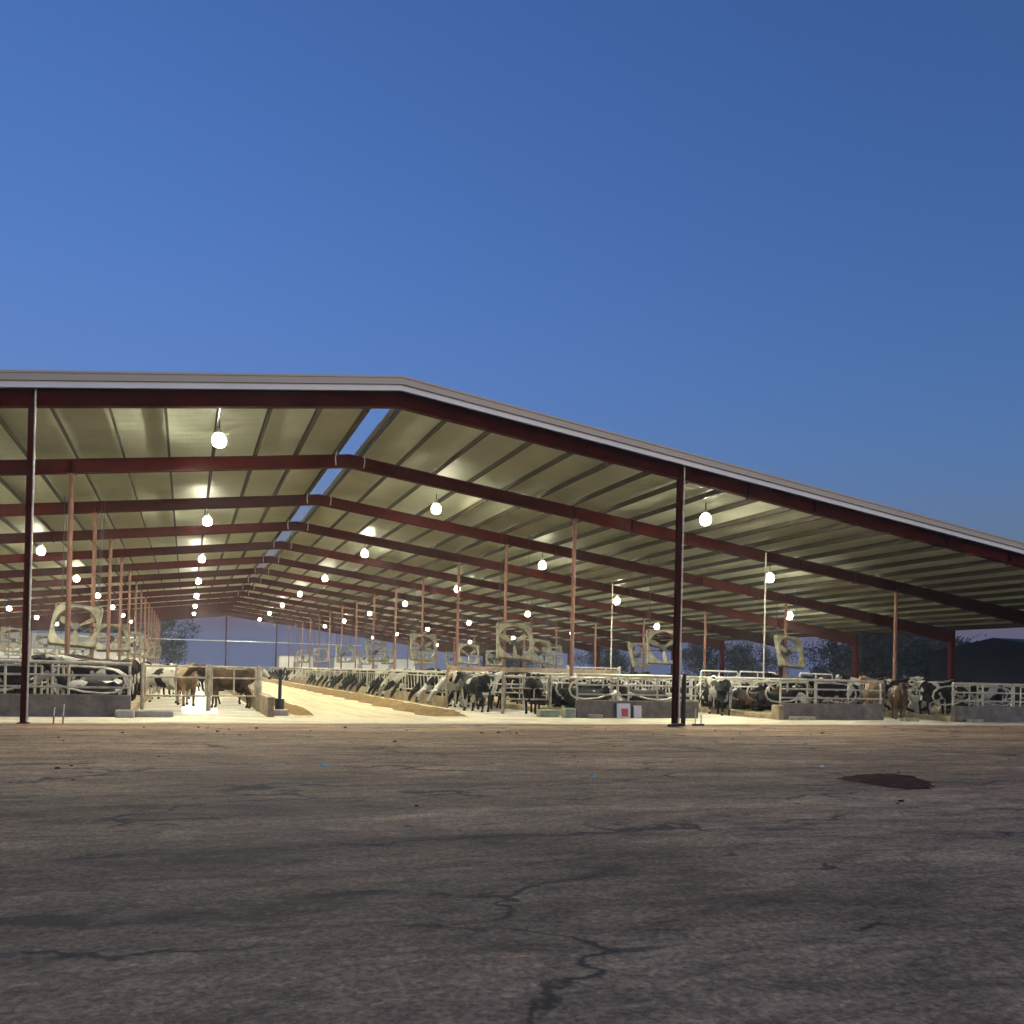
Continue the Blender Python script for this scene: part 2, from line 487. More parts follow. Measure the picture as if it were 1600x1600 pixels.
def rafter_mesh():
    mb = MB()
    for s in (-1, 1):
        xs = [0, 4, 9, 18, 26, 31, XE - .17]
        def bot(x):
            z = zraf(x)
            if x > 26: z -= .32 * ((x - 26) / (XE - 26)) ** 1.2
            return z
        for i in range(len(xs) - 1):
            xa, xb = xs[i], xs[i + 1]
            def seg(za0, za1, zb0, zb1, hw):
                vs = []
                for y in (-hw, hw):
                    vs += [(s * xa, y, za0), (s * xb, y, zb0), (s * xb, y, zb1), (s * xa, y, za1)]
                mb.add(vs, [(0, 1, 2, 3), (4, 7, 6, 5), (0, 4, 5, 1), (2, 6, 7, 3), (3, 7, 4, 0), (1, 5, 6, 2)])
            ba, bb, ta, tb = bot(xa), bot(xb), zpur(xa), zpur(xb)
            seg(ba, ba + .016, bb, bb + .016, .11)
            seg(ta - .016, ta, tb - .016, tb, .11)
            seg(ba + .016, ta - .016, bb + .016, tb - .016, .006)
        # web stiffeners
        for x in (X1, 14.2, 20, X2, 31):
            mb.box(s * x - .006, s * x + .006, -.1, .1, bot(x) + .02, zpur(x) - .02)
        # splice plates
        for x in (11.6, 23.0):
            mb.box(s * x - .02, s * x + .02, -.12, .12, bot(x) - .05, zpur(x) - .02)
    return mb.mesh('rafter', M['iron'])
raf_me = rafter_mesh()
br = MB(); br.tube([(0, 0, 0), (.06, .0, -.24), (.03, .0, -.52)], .022, 6)
brace_me = br.mesh('ridge_brace', M['white_pipe'])
for k in range(NF):
    o = link('rafter', raf_me, barn, (0, k * BAY, 0))
    if 0 < k < 10:
        for sx in (-.45, .5):
            b = link('ridge_brace', brace_me, o, (sx, -.14, zpur(0) + .06))
            if sx < 0: b.rotation_euler = (0, 0, math.pi)

def column_mesh(h, d, w):
    mb = MB()
    mb.box(-w / 2, w / 2, -d / 2, -d / 2 + .014, .02, h)
    mb.box(-w / 2, w / 2, d / 2 - .014, d / 2, .02, h)
    mb.box(-.006, .006, -d / 2 + .0145, d / 2 - .0145, .02, h)
    mb.box(-w / 2 - .06, w / 2 + .06, -d / 2 - .06, d / 2 + .06, 0.0, .0199)
    mb.box(-w / 2 - .01, w / 2 + .01, -d / 2 - .01, d / 2 + .01, h + .001, h + .03)
    return mb
def pipe_col(h):
    mb = MB()
    mb.tube([(0, 0, .02), (0, 0, h)], .08, 12)
    mb.box(-.17, .17, -.17, .17, 0, .0199); mb.box(-.14, .14, -.1, .1, h + .001, h + .03)
    return mb
col1 = pipe_col(zraf(X1) - .035).mesh('column', M['column'])
colF = column_mesh(zraf(X1) - .035, .17, .135).mesh('column', M['iron'])
col2 = pipe_col(zraf(X2) - .035).mesh('column', M['column'])
colE = MB()
hE = zraf(XE) + .45
for (xa, xb, ya, yb) in ((-.16, -.145, -.11, .11), (.145, .16, -.11, .11), (-.1445, .1445, -.006, .006)):
    colE.box(xa, xb, ya, yb, 0, hE)
colE = colE.mesh('eave_column', M['iron'])
for k in range(NF):
    for s in (-1, 1):
        o = link('column', colF if k == 0 else col1, barn, (s * X1, k * BAY, 0))
        if k == 0:
            mb = MB()
            mb.tube([(.088, -.112, .05), (.088, -.112, 3), (.091, -.112, 6), (.088, -.112, zraf(X1) + .42)], .026, 8)
            mb.build('conduit', M['galv'], o)
        link('column', col2, barn, (s * X2, k * BAY, 0))
        link('eave_column', colE, barn, (s * XE, k * BAY, 0))
# far end: header pipe and posts
mb = MB(); mb.tube([(-20, YEND + .5, 5.15), (X1, YEND + .5, 5.15), (20, YEND + .5, 5.1)], .07, 8)
mb.build('end_header_pipe', M['white_pipe'], barn)
for x in (0.0, 7.2):
    mb = MB(); mb.tube([(x, YEND + .35, 0), (x, YEND + .35, zraf(x) + .1)], .1, 8); mb.build('end_post', M['iron'], barn)

# ------------------------------------------------------------------ high bay lamps
lamp_mat = bpy.data.materials.new('lamp_glow'); lamp_mat.use_nodes = True
nt = lamp_mat.node_tree; nt.nodes.clear()
em = nt.nodes.new('ShaderNodeEmission'); em.inputs['Color'].default_value = (1, .955, .72, 1)
ge = nt.nodes.new('ShaderNodeNewGeometry'); sx = nt.nodes.new('ShaderNodeSeparateXYZ'); mr = nt.nodes.new('ShaderNodeMapRange')
nt.links.new(ge.outputs['Normal'], sx.inputs[0]); nt.links.new(sx.outputs['Z'], mr.inputs['Value'])
mr.inputs['From Min'].default_value = -.6; mr.inputs['From Max'].default_value = -.95      # the prismatic lens throws its light downwards
mr.inputs['To Min'].default_value = 9.0; mr.inputs['To Max'].default_value = LAMP
nt.links.new(mr.outputs['Result'], em.inputs['Strength'])
ou = nt.nodes.new('ShaderNodeOutputMaterial'); nt.links.new(em.outputs[0], ou.inputs[0])
lens = MB(); lens.lathe([(.11, .10), (.17, .06), (.21, .0), (.222, -.08), (.21, -.155), (.17, -.22), (.10, -.27), (.001, -.29)], 14)
lens_me = lens.mesh('lens', lamp_mat)
hs = MB(); hs.lathe([(.001, .27), (.06, .27), (.075, .18), (.12, .15), (.16, .122), (.15, .119), (.1, .13), (.001, .13)], 14)
house_me = hs.mesh('housing', M['white_paint'])
ROWS = [(-28.8, 1, 'far left'), (-20.8, 0, 'second left'), (-12.7, 1, 'first left'), (-4.6, 0, 'ridge left'), (4.4, 1, 'ridge right'), (12.55, 0, 'first right'), (20.75, 1, 'second right'), (28.7, 0, 'third right')]
ROWTXT = {'far left': 'in the row nearest the left eave', 'second left': 'in the third row left of the ridge', 'first left': 'in the second row left of the ridge',
          'ridge left': 'in the first row left of the ridge', 'ridge right': 'in the first row right of the ridge', 'first right': 'in the second row right of the ridge',
          'second right': 'in the third row right of the ridge', 'third right': 'in the row nearest the right eave'}
for X, odd, nm in ROWS:
    n = 0
    for bay in range(odd, NF - 1, 2):
        if X > 28 and bay == 0: continue
        z = zraf(X) + .17
        t = thing('high_bay_lamp', 'glowing lamp, %s from the front %s' % (nth(n), ROWTXT[nm]), 'lamp', (X, (bay + .5) * BAY - (.8 if 20 < X < 22 else 0), z), 0, 'high bay lamps under the roof')
        link('lens', lens_me, t); link('housing', house_me, t)
        mb = MB(); mb.tube([(0, 0, .26), (0, 0, zroof(X) - z)], .018, 6); mb.build('stem', M['dark_steel'], t)
        n += 1

# ------------------------------------------------------------------ box fans
def make_fan():
    t = thing('barn_fan', 'fan', 'fan', (0, 0, 0))
    H = .86; Rr = .79; n = 32
    mb = MB(); sq = []; ci = []
    for k in range(n):
        th = 2 * math.pi * (k + .5) / n; c, s_ = math.cos(th), math.sin(th); q = H / max(abs(c), abs(s_))
        sq.append((c * q, s_ * q)); ci.append((c * Rr, s_ * Rr))
    for y, flip in ((-.02, False), (.0, True)):
        vs = [(x, y, z) for x, z in sq] + [(x, y, z) for x, z in ci]
        fs = [(k, (k + 1) % n, n + (k + 1) % n, n + k) for k in range(n)]
        mb.add(vs, [f[::-1] for f in fs] if flip else fs)
    vs = [(x, y, z) for y in (-.02, .2) for x, z in ci]
    mb.add(vs, [(k, (k + 1) % n, n + (k + 1) % n, n + k) for k in range(n)], True)
    # rim frame
    for a in (-1, 1):
        mb.box(a * H - .02, a * H + .02, -.05, .2, -H, H); mb.box(-H + .021, H - .021, -.05, .2, a * H - .02, a * H + .02)
    mb.build('housing', M['fan_panel'], t)
    mb = MB()
    for b in range(3):
        a = 2 * math.pi * b / 3 + .6
        vs = []
        for r, w, tw in ((.08, .05, .7), (.3, .09, .5), (.55, .125, .35), (.74, .10, .28)):
            for e in (-1, 1):
                dx, dy = e * w * math.cos(tw), e * w * math.sin(tw)
                vs.append((r * math.cos(a) - dx * math.sin(a), .16 + dy, r * math.sin(a) + dx * math.cos(a)))
                vs.append((r * math.cos(a) - dx * math.sin(a), .172 + dy, r * math.sin(a) + dx * math.cos(a)))
        fs = []
        for i in range(3):
            o = i * 4
            fs += [(o, o + 4, o + 6, o + 2), (o + 1, o + 3, o + 7, o + 5), (o, o + 1, o + 5, o + 4), (o + 2, o + 6, o + 7, o + 3)]
        fs += [(0, 2, 3, 1), (12, 13, 15, 14)]
        mb.add(vs, fs)
    mb.build('blades', M['fan_blade'], t)
    mb = MB(); mb.tube([(0, .1, 0), (0, .42, 0)], .16, 12); mb.tube([(-H, .34, -.12), (H, .34, -.12)], .02, 6); mb.tube([(-H, .34, .12), (H, .34, .12)], .02, 6)
    mb.build('motor', M['motor'], t)
    return t
fan0 = make_fan()
FANROWS = [(9.2, 'inner right row'), (17.3, 'middle right row'), (25.0, 'outer right row'), (-9.45, 'inner left row'), (-17.2, 'middle left row'), (-25.0, 'outer left row')]
first = True
for X, nm in FANROWS:
    n = 0
    for Yf in (15.4, 32, 48, 64, 80, 96):
        f = fan0 if first else copy_tree(fan0)
        first = False
        zf = 3.0
        f.location = (X + random.uniform(-.15, .15), Yf - .35, zf)
        f.rotation_euler = (R(-20 + random.uniform(-10, 10)), R(random.uniform(-5, 5)), R(random.uniform(-20, 20)))
        f['label'] = 'square box fan in the %s, %s from the front' % (nm, nth(n))
        f['group'] = 'box fans hung over the stalls'
        top = zraf(X) - zf if abs(Yf % 8) < .8 else zroof(X) - zf
        inv = f.rotation_euler.to_matrix().inverted()
        for sx in (-.7, .7):
            base = Vector((sx, .15, .87)); up = inv @ Vector((0, 0, 1))
            mb = MB(); mb.tube([base, base + up * (top - .95)], .013, 5)
            mb.build('hanger', M['motor'], f)
        n += 1

# ------------------------------------------------------------------ pens
BLOCKS = [  # x0, x1, wall y, name
    (-11.6, -6.82, 2.95, 'left', True), (7.36, 12.21, 3.65, 'centre right', True), (15.36, 20.16, 3.0, 'middle right', True), (22.73, 27.5, 2.05, 'far right', True),
    (-20.0, -15.3, 2.6, 'outer left', False), (31.2, 36.4, 2.4, 'outer right', False), (-28, -23.5, 2.6, 'outermost left', False)]
def divider_mesh(s):
    mb = MB()
    L = 1.95
    pts = [(0, 0, 1.18)]
    pts += [(s * x, 0, z) for x, z in ((.6, 1.2), (1.3, 1.17), (1.65, 1.1), (1.88, .95), (1.95, .75), (1.86, .55), (1.65, .44), (1.3, .42), (.8, .46), (.3, .6), (0, .68))]
    mb.tube(pts, .035, 6)
    mb.tube([(0, 0, .15), (0, 0, 1.3)], .04, 6)
    return mb.mesh('divider', M['galv'])
div_me = {1: divider_mesh(1), -1: divider_mesh(-1)}
for x0, x1, yw, nm, seen in BLOCKS:
    xm = (x0 + x1) / 2
    if seen:
        mb = MB()
        z = .62
        mb.chbox(x0, x1, yw, yw + .2, 0, z, .02)
        # form joints
        x = x0 + 1.6
        while x < x1 - .5:
            mb.box(x - .012, x + .012, yw - .004, yw - .001, .02, z - .03); x += 2.4
        w = mb.build('concrete_wall', M['concrete'])
        tag(w, 'low grey concrete wall across the front of the %s stall block' % nm, 'wall')
        t = thing('pipe_railing', 'pale pipe railing standing on the grey wall of the %s stall block' % nm, 'railing', (xm, yw + .1, z))
        hw = (x1 - x0) / 2
        for zz, r in ((.20, .03), (.53, .032), (.88, .05)):
            mb = MB(); mb.tube([(-hw, 0, zz), (0, 0, zz + .004), (hw, 0, zz)], r, 8); mb.build('rail', M['galv'], t)
        for i in range(4):
            mb = MB(); xx = -hw + .05 + i * (2 * hw - .1) / 3; mb.tube([(xx, .055, 0), (xx, .055, .92)], .035, 8); mb.build('post', M['galv'], t)
    mb = MB(); mb.chbox(x0 + .02, x1 - .02, yw + .22, YEND - 1, 0, .2, .03)
    tag(mb.build('stall_bed', M['bed']), None, kind='structure')
    for s, sd in ((-1, 'left'), (1, 'right')):
        t = thing('stall_row', 'row of looped pipe stall dividers on the %s side of the %s block' % (sd, nm), 'stalls', (xm + .22 * s, 0, .2))
        ymax = 90 if seen else 60
        y = yw + 1.3
        ys = []
        while y < ymax: ys.append(y); y += 1.22
        if not seen: ys = ys[::2]
        for y in ys: link('divider', div_me[s], t, (0, y, 0))
        mb = MB(); mb.tube([(0, yw + .7, 1.32), (0, YEND - 2, 1.32)], .04, 6); mb.build('top_rail', M['white_pipe'], t)
        mb = MB(); mb.tube([(.45 * s, yw + .7, 1.235), (.45 * s, YEND - 2, 1.235)], .028, 6); mb.build('neck_rail', M['galv'], t)

# long feed fences either side of the lane
def feed_fence(X, y0, side, label):
    t = thing('feed_fence', label, 'fence', (X, 0, 0))
    mb = MB(); mb.chbox(-.09, .09, y0, YEND - 1, 0, .45, .02); mb.build('kerb', M['concrete_brown'], t)
    for z, r in ((1.45, .045), (1.3, .03), (.62, .03)):
        mb = MB(); mb.tube([(0, y0, z), (0, YEND - 1, z)], r, 6); mb.build('rail', M['galv'], t)
    y = y0
    while y < YEND - 1:
        mb = MB(); mb.tube([(0, y, .45), (0, y, 1.5)], .045, 8); mb.build('post', M['galv'], t); y += 2.44
    y = y0 + .61
    n = 0
    while y < 62:
        mb = MB(); mb.tube([(0, y - .12, .62), (0, y, 1.0), (0, y + .1, 1.3)], .022, 6); mb.build('neck_bar', M['galv'], t); y += .61; n += 1
FR = 4.75; FL = -2.95
feed_fence(FR, 11.0, 1, 'long pipe feed fence on the right side of the yellow feed lane')
feed_fence(FL, 7.4, -1, 'long pipe feed fence on the left side of the yellow feed lane')
# board over the right pens, white troughs, kerb end wall
mb = MB(); mb.chbox(FL - .1, FL + .1, 3.2, 7.35, 0, .6, .02)
tag(mb.build('kerb_wall', M['concrete_brown']), 'brown stained low wall between left cow alley and feed lane', 'wall')
t = thing('lane_post', 'dark post in a thick sleeve on a pale block beside the feed lane', 'post', (-2.6, 4.2, 0))
mb = MB(); mb.chbox(-.26, .26, -.2, .2, 0, .2, .03); mb.build('block', M['concrete_pale'], t)
mb = MB(); mb.tube([(0, 0, .2), (0, 0, .52)], .14, 12); mb.build('sleeve', M['dark_steel'], t)
mb = MB(); mb.tube([(0, 0, .52), (0, 0, 1.45)], .055, 10); mb.tube([(0, 0, 1.2), (-.18, 0, 1.42)], .03, 8); mb.tube([(0, 0, 1.2), (.16, 0, 1.5)], .03, 8); mb.build('post_pipe', M['dark_steel'], t)

def gate(x0, x1, y, rails, label, mk='galv', uprights=3, picket=0, dy=0.0, r=.03):
    t = thing('pipe_gate', label, 'gate', (x0, y, 0))
    w = x1 - x0
    for z in rails:
        mb = MB(); mb.tube([(0, 0, z), (w, dy, z)], r, 8); mb.build('rail', M[mk], t)
    for i in range(uprights):
        u = i / (uprights - 1) if uprights > 1 else 0
        mb = MB(); mb.tube([(u * w, u * dy + .01, rails[0] - (.0 if 0 < u < 1 else .0)), (u * w, u * dy + .01, rails[-1] + .03)], r * .9, 8); mb.build('upright', M[mk], t)
    for u in (0, 1):
        mb = MB(); mb.tube([(u * w + (-.08 if u == 0 else .08), u * dy, 0), (u * w + (-.08 if u == 0 else .08), u * dy, rails[-1] + .1)], .055, 10); mb.build('post', M[mk], t)
    if picket:
        mb = MB(); n = int(w / picket)
        for i in range(1, n): mb.tube([(i * w / n, i / n * dy + .02, rails[0]), (i * w / n, i / n * dy + .02, rails[-1])], .014, 5)
        mb.build('pickets', M[mk], t)
    return t
gate(-6.6, -4.75, 6.6, (.5, 1.1, 1.46), 'pale pipe gate closing the left half of the left cow alley', 'galv_dirty', 3)
gate(-4.55, -3.15, 6.9, (.5, 1.1, 1.46), 'pale pipe gate beside the brown kerb wall', 'galv_dirty', 3)
gate(5.5, 7.2, 5.9, (.55, .95, 1.35), 'second pipe gate standing near the mossy blocks, ahead of the cows', 'galv_dirty', 4)
gate(4.95, 7.2, 8.6, (.72, 1.05, 1.38), 'pipe gate across the alley right of the feed lane', 'galv', 3)
gate(12.3, 15.3, 9.3, (.75, 1.1, 1.45), 'white picketed pipe gate above the beige wall', 'white_pipe', 3, .16)
gate(12.5, 15.2, 16, (1.2, 1.5, 1.85), 'tall white hooped pipe gate deeper in the middle alley', 'white_pipe', 5)
gate(20.3, 22.6, 8, (.75, 1.1, 1.45), 'pipe gate across the alley beside the far right block', 'galv', 4, .3)
mb = MB(); mb.chbox(12.25, 15.1, 8.2, 8.4, 0, .55, .03)
tag(mb.build('beige_wall', M['concrete_brown']), 'low beige stained wall set back in the middle alley', 'wall')
mb = MB(); mb.chbox(12.24, 12.7, 7.2, 7.9, 0, .62, .06)
tag(mb.build('concrete_block', M['concrete_pale']), 'pale block at the left end of the beige wall', 'block')
for (xa, xb, nm) in ((4.95, 7.2, 'alley right of the lane'), (12.4, 15.2, 'middle right alley'), (20.4, 22.6, 'right alley')):
    for Yg, wd in ((22, 'nearer'), (33, 'farther')):
        gate(xa, xb, Yg, (.5, .85, 1.2, 1.5), '%s of the pale cross gates deep in the %s' % (wd, nm), 'galv', 5, .0)
for x0, x1, yw, nm, seen in BLOCKS[1:4]:
    t = thing('head_rail', 'white head rail with uprights across the stalls behind the %s wall' % nm, 'railing', ((x0 + x1) / 2, yw + 4.6, .2))
    hw = (x1 - x0) / 2 - .1
    for zz in (.55, .95, 1.3):
        mb = MB(); mb.tube([(-hw, 0, zz), (hw, 0, zz)], .032, 8); mb.build('rail', M['white_pipe'], t)
    for i in range(8):
        mb = MB(); xx = -hw + i * 2 * hw / 7; mb.tube([(xx, .05, 0), (xx, .05, 1.33)], .026, 8); mb.build('upright', M['white_pipe'], t)
# hooped head rails rising above the right hand blocks
hoops = [(16.6, 9, 'left'), (18.6, 9, 'middle'), (22.6, 10, 'right')]
for x, y, sd in hoops:
    t = thing('hoop_rail', 'white squared pipe hoop rising above the stalls, %s of three' % sd, 'rail', (x, y, .2))
    mb = MB(); mb.tube([(-.95, 0, 0), (-.95, 0, 1.52), (-.9, 0, 1.6), (.9, 0, 1.58), (.95, 0, 1.5), (.95, 0, 0)], .035, 8); mb.build('hoop', M['white_pipe'], t)
    mb = MB(); mb.tube([(0, .01, .0), (0, .01, 1.585)], .03, 8); mb.build('upright', M['white_pipe'], t)

# posts beside alleys (slender pale poles up to the roof)
for x, y, hgt, lab in ((17.59, 7.2, 6.85, 'slender white pole rising from the middle right stalls to the roof'),
                       (16.8, 20.0, 6.6, 'slender pale pole holding a pipe beside a lamp in the middle alley')):
    t = thing('water_pole', lab, 'pole', (x, y, 0))
    mb = MB(); mb.tube([(0, 0, 0), (.01, 0, hgt * .5), (0, 0, hgt)], .034, 8); mb.build('riser', M['galv'], t)
    mb = MB(); mb.lathe([(.08, 0), (.08, .03), (.05, .05)], 10); mb.build('flange', M['galv'], t)

t = thing('cross_beam', 'long brown timber beam on posts over the alley right of the feed lane', 'beam', (8.4, 10.2, 0))
mb = MB(); mb.chbox(-3.9, 3.9, -.06, .06, 1.54, 1.72, .015); mb.build('board', M['concrete_brown'], t)
for x in (-3.8, -1.3, 1.3, 3.8):
    mb = MB(); mb.tube([(x, .13, 0), (x, .13, 1.7)], .05, 8); mb.build('post', M['galv_dirty'], t)

# small objects along the front
def plank(x, y, L, label, mk='wood', h=.13):
    mb = MB(); mb.chbox(-L / 2, L / 2, -.09, .09, 0, h, .02)
    o = mb.build('kerb_plank', M[mk], None, (x, y, .006)); tag(o, label, 'plank', 'planks lying at the feet of the walls'); return o
plank(7.95, 3.45, .55, 'short pale plank at the foot of the centre right wall')
plank(16.1, 2.75, 1.1, 'long pale plank with dark ends at the foot of the middle right wall')
plank(20.75, 2.3, .8, 'pale plank on the slab at the alley left of the far right block')
plank(23.5, 1.8, .75, 'pale plank at the foot of the far right wall')
def block(x, y, w, d, h, label, mk):
    mb = MB(); mb.chbox(-w / 2, w / 2, -d / 2, d / 2, 0, h, .04)
    tag(mb.build('concrete_block', M[mk], None, (x, y, .006)), label, 'block')
block(6.45, 4.1, .75, .35, .26, 'mossy concrete block lying in the alley right of the feed lane', 'block_green')
block(7.08, 3.75, .42, .35, .33, 'squat greenish concrete block against the centre right wall end', 'block_green')
block(-6.95, 2.6, .5, .3, .22, 'pale block at the right end of the left grey wall', 'concrete_pale')
block(-6.2, 3.0, 1.0, .35, .2, 'long pale kerb block at the mouth of the left alley', 'concrete_pale')
block(15.25, 3.1, .22, .5, .55, 'rusty beige block at the left end of the middle right wall', 'concrete_brown')
t = thing('wall_board', 'white board with a red square leaning on the grey wall', 'board', (9.07, 3.45, .006))
mb = MB(); mb.box(-.26, .26, 0, .03, 0, .52); mb.build('panel', M['white_paint'], t)
mb = MB(); mb.box(-.08, .16, -.022, -.002, .06, .34); mb.build('red_square', M['red'], t)
t.rotation_euler = (R(-6), 0, 0)
t = thing('wall_board', 'narrow plain pale board leaning right of the board with red square', 'board', (9.62, 3.45, .006))
mb = MB(); mb.box(-.15, .15, 0, .03, 0, .45); mb.build('panel', M['white_pipe'], t)
mb = MB(); mb.box(-.15, .15, -.012, -.002, .40, .43); mb.build('edge_strip', M['galv'], t)
t.rotation_euler = (R(-6), 0, 0)
for x, lab in ((-8.41, 'left of the pair of thin stakes by the left front column'), (-8.2, 'right of the pair of thin stakes by the left front column')):
    t = thing('marker_stake', lab, 'stake', (x, .12, -.03), 0, 'thin stakes at the slab edge')
    mb = MB(); mb.tube([(0, 0, 0), (.004, 0, .22)], .022, 6); mb.build('foot', M['orange'], t)
    mb = MB(); mb.tube([(.004, 0, .22), (.02, 0, .5 if 'right' in lab[:5] else .42)], .014, 6); mb.build('rod', M['white_plastic'], t)
for x, lab, h in ((9.75, 'taller dark stake right of the right front column', .55), (9.95, 'shorter dark stake right of the right front column', .35)):
    t = thing('dark_stake', lab, 'stake', (x, -.1, -.03), 0, 'dark stakes by the right front column')
    mb = MB(); mb.tube([(0, 0, 0), (0, 0, h)], .02, 6); mb.build('rod', M['galv'], t)
    mb = MB(); mb.chbox(-.1, .1, -.07, .07, 0, .07, .02); mb.build('foot', M['dark_steel'], t)
t = thing('bumper_post', 'black post guarding the foot of the right front column', 'post', (X1 + .24, -.12, -.03))
mb = MB(); mb.tube([(0, 0, 0), (0, 0, 1.45), (.02, 0, 1.6)], [.075, .075, .05], 10); mb.build('pipe', M['black'], t)
mb = MB(); mb.tube([(-.02, -.08, .05), (-.5, -.25, .04), (-.75, -.4, .03)], .05, 8); mb.build('fallen_foot', M['black'], t)

def litter(x, y, mk, lab, s=.07):
    mb = MB(); vs = []
    n = 7
    for k in range(n):
        a = 2 * math.pi * k / n; r = s * random.uniform(.6, 1.2); vs.append((r * math.cos(a) * 1.3, r * math.sin(a), random.uniform(0, .01)))
    vs.append((0, 0, s * .7)); vs.append((s * .3, s * .2, s * .45))
    mb.add(vs, [(k, (k + 1) % n, 7 if k % 2 else 8) for k in range(n)] + [(7, 8, k) for k in (0, 3)])
    tag(mb.build('litter_scrap', M[mk], None, (x, y, -.028)), lab, 'litter')
litter(-3.31, -10.16, 'cyan', 'cyan plastic scrap on the yard left of centre', .075)
litter(0.38, -12.25, 'cyan', 'cyan plastic scrap on the yard right of centre', .065)
litter(5.3, -11.41, 'white_plastic', 'white plastic scrap on the yard by the mud patch', .05)
for i in range(60):
    x = random.uniform(-9, 12); y = -1 - 15 * random.random() ** 1.6
    mb = MB(); s = random.uniform(.01, .03) * random.choice((1, 1, 1.6))
    mb.lathe([(.001, s * .7), (s * .6, s * .6), (s, s * .2), (s * .8, -.01)], 7)
    o = mb.build('clod', M['mud'], None, (x, y, -.028)); o.rotation_euler = (0, 0, random.random() * 6); o.scale = (1.3, .9, .9)
    tag(o, 'small dark clod lying on the yard', 'clod', 'dark clods scattered on the yard')

# ------------------------------------------------------------------ cows
def cow_mesh(pose, coatname):
    mb = MB()
    dz = 0.0 if pose != 'lying' else -.60
    P = lambda x, y, z: (x, y, z + dz)
    trunk = [(-.86, 1.16, .07, .1), (-.80, 1.15, .2, .22), (-.66, 1.13, .265, .27), (-.4, 1.06, .31, .335), (-.1, 1.01, .35, .385), (.2, 1.02, .335, .375), (.45, 1.06, .27, .35), (.64, 1.09, .2, .29), (.78, 1.1, .1, .16)]
    mb.loft([(P(x, 0, z), hw, hh) for x, z, hw, hh in trunk], 14)
    mb.loft([(P(-.7, y, 1.33), .05, .05) if 0 else (P(-.78 + i * .1, 0, 1.36 + .015 * i), .12, .06) for i, y in enumerate((0, 0, 0))], 8)
    for s in (-1, 1):
        mb.loft([(P(-.66, s * .19, 1.30), .03, .03), (P(-.56, s * .21, 1.33), .075, .06), (P(-.44, s * .19, 1.31), .03, .03)], 8)
    if pose == 'feeding':
        neck = [(.52, 1.14, .19, .27), (.8, .98, .13, .2), (1.05, .76, .105, .16), (1.2, .6, .1, .13)]
        head = [(1.14, .66, .095, .11), (1.26, .56, .125, .125), (1.36, .42, .1, .1), (1.44, .27, .085, .085), (1.48, .16, .09, .08), (1.5, .11, .05, .05)]
        pol = (1.2, .66); muz = (1.48, .15)
    elif pose == 'lying':
        neck = [(.52, 1.16, .19, .25), (.82, 1.28, .13, .2), (1.05, 1.46, .1, .15), (1.16, 1.56, .09, .12)]
        head = [(1.08, 1.58, .09, .1), (1.2, 1.56, .125, .12), (1.36, 1.47, .1, .1), (1.52, 1.37, .08, .08), (1.62, 1.31, .085, .075), (1.67, 1.28, .05, .05)]
        pol = (1.12, 1.6); muz = (1.62, 1.3)
    else:
        neck = [(.52, 1.16, .19, .26), (.8, 1.27, .13, .2), (1.02, 1.38, .105, .155), (1.14, 1.43, .09, .12)]
        head = [(1.06, 1.46, .09, .1), (1.18, 1.43, .125, .125), (1.33, 1.31, .1, .1), (1.46, 1.17, .08, .08), (1.54, 1.08, .085, .075), (1.58, 1.04, .05, .05)]
        pol = (1.1, 1.48); muz = (1.54, 1.07)
    mb.loft([(P(x, 0, z), hw, hh) for x, z, hw, hh in neck], 12)
    mb.loft([(P(x, 0, z), hw, hh) for x, z, hw, hh in head], 12)
    for s in (-1, 1):
        e = [(pol[0], s * .09, pol[1] - .01), (pol[0] - .03, s * .2, pol[1] + .0), (pol[0] - .05, s * .29, pol[1] - .04)]
        mb.tube([P(*q) for q in e], [.035, .06, .02], 8)
        if pose == 'lying':
            mb.tube([(.5, s * .2, .3), (.75, s * .26, .12), (.95, s * .24, .07)], [.12, .08, .06], 8)
            mb.tube([(.95, s * .24, .07), (.62, s * .33, .06), (.52, s * .34, .05)], [.06, .05, .05], 8)
            mb.tube([(-.6, s * .2, .4), (-.35, s * .38, .26), (-.2, s * .42, .16)], [.2, .16, .1], 8)
            mb.tube([(-.2, s * .42, .14), (-.55, s * .46, .07), (-.15, s * .5, .06)], [.09, .06, .05], 8)
        else:
            st = {'standing': .05, 'feeding': .1, 'walking': .2}[pose] * s
            f = [(.5, s * .16, .95), (.48 + st * .3, s * .175, .72), (.5 + st * .7, s * .165, .42), (.5 + st, s * .16, .14), (.53 + st, s * .16, .03), (.53 + st, s * .16, 0)]
            mb.tube(f, [.14, .09, .058, .042, .06, .065], 10)
            h = [(-.58, s * .17, 1.02), (-.5 - st * .3, s * .2, .76), (-.72 - st * .7, s * .175, .5), (-.68 - st, s * .165, .15), (-.65 - st, s * .165, .03), (-.65 - st, s * .165, 0)]
            mb.tube(h, [.2, .135, .062, .044, .06, .065], 10)
    tz = 0 if pose != 'lying' else .0
    if pose == 'lying': mb.tube([(-.84, 0, .74), (-.94, .1, .5), (-.98, .3, .12)], [.04, .03, .04], 8)
    else:
        mb.tube([(-.82, 0, 1.36), (-.93, 0, 1.2), (-.95, .02, .8), (-.94, .03, .5), (-.94, .04, .34)], [.045, .032, .026, .045, .02], 8)
        mb.loft([((-.62, 0, .74), .08, .08), ((-.5, 0, .66), .19, .16), ((-.3, 0, .68), .19, .15), ((-.12, 0, .76), .08, .06)], 10)
    me = mb.mesh('cow_src', COATS[coatname])
    o = bpy.data.objects.new('cow_src', me); COL.objects.link(o)
    rm = o.modifiers.new('r', 'REMESH'); rm.mode = 'VOXEL'; rm.voxel_size = .032
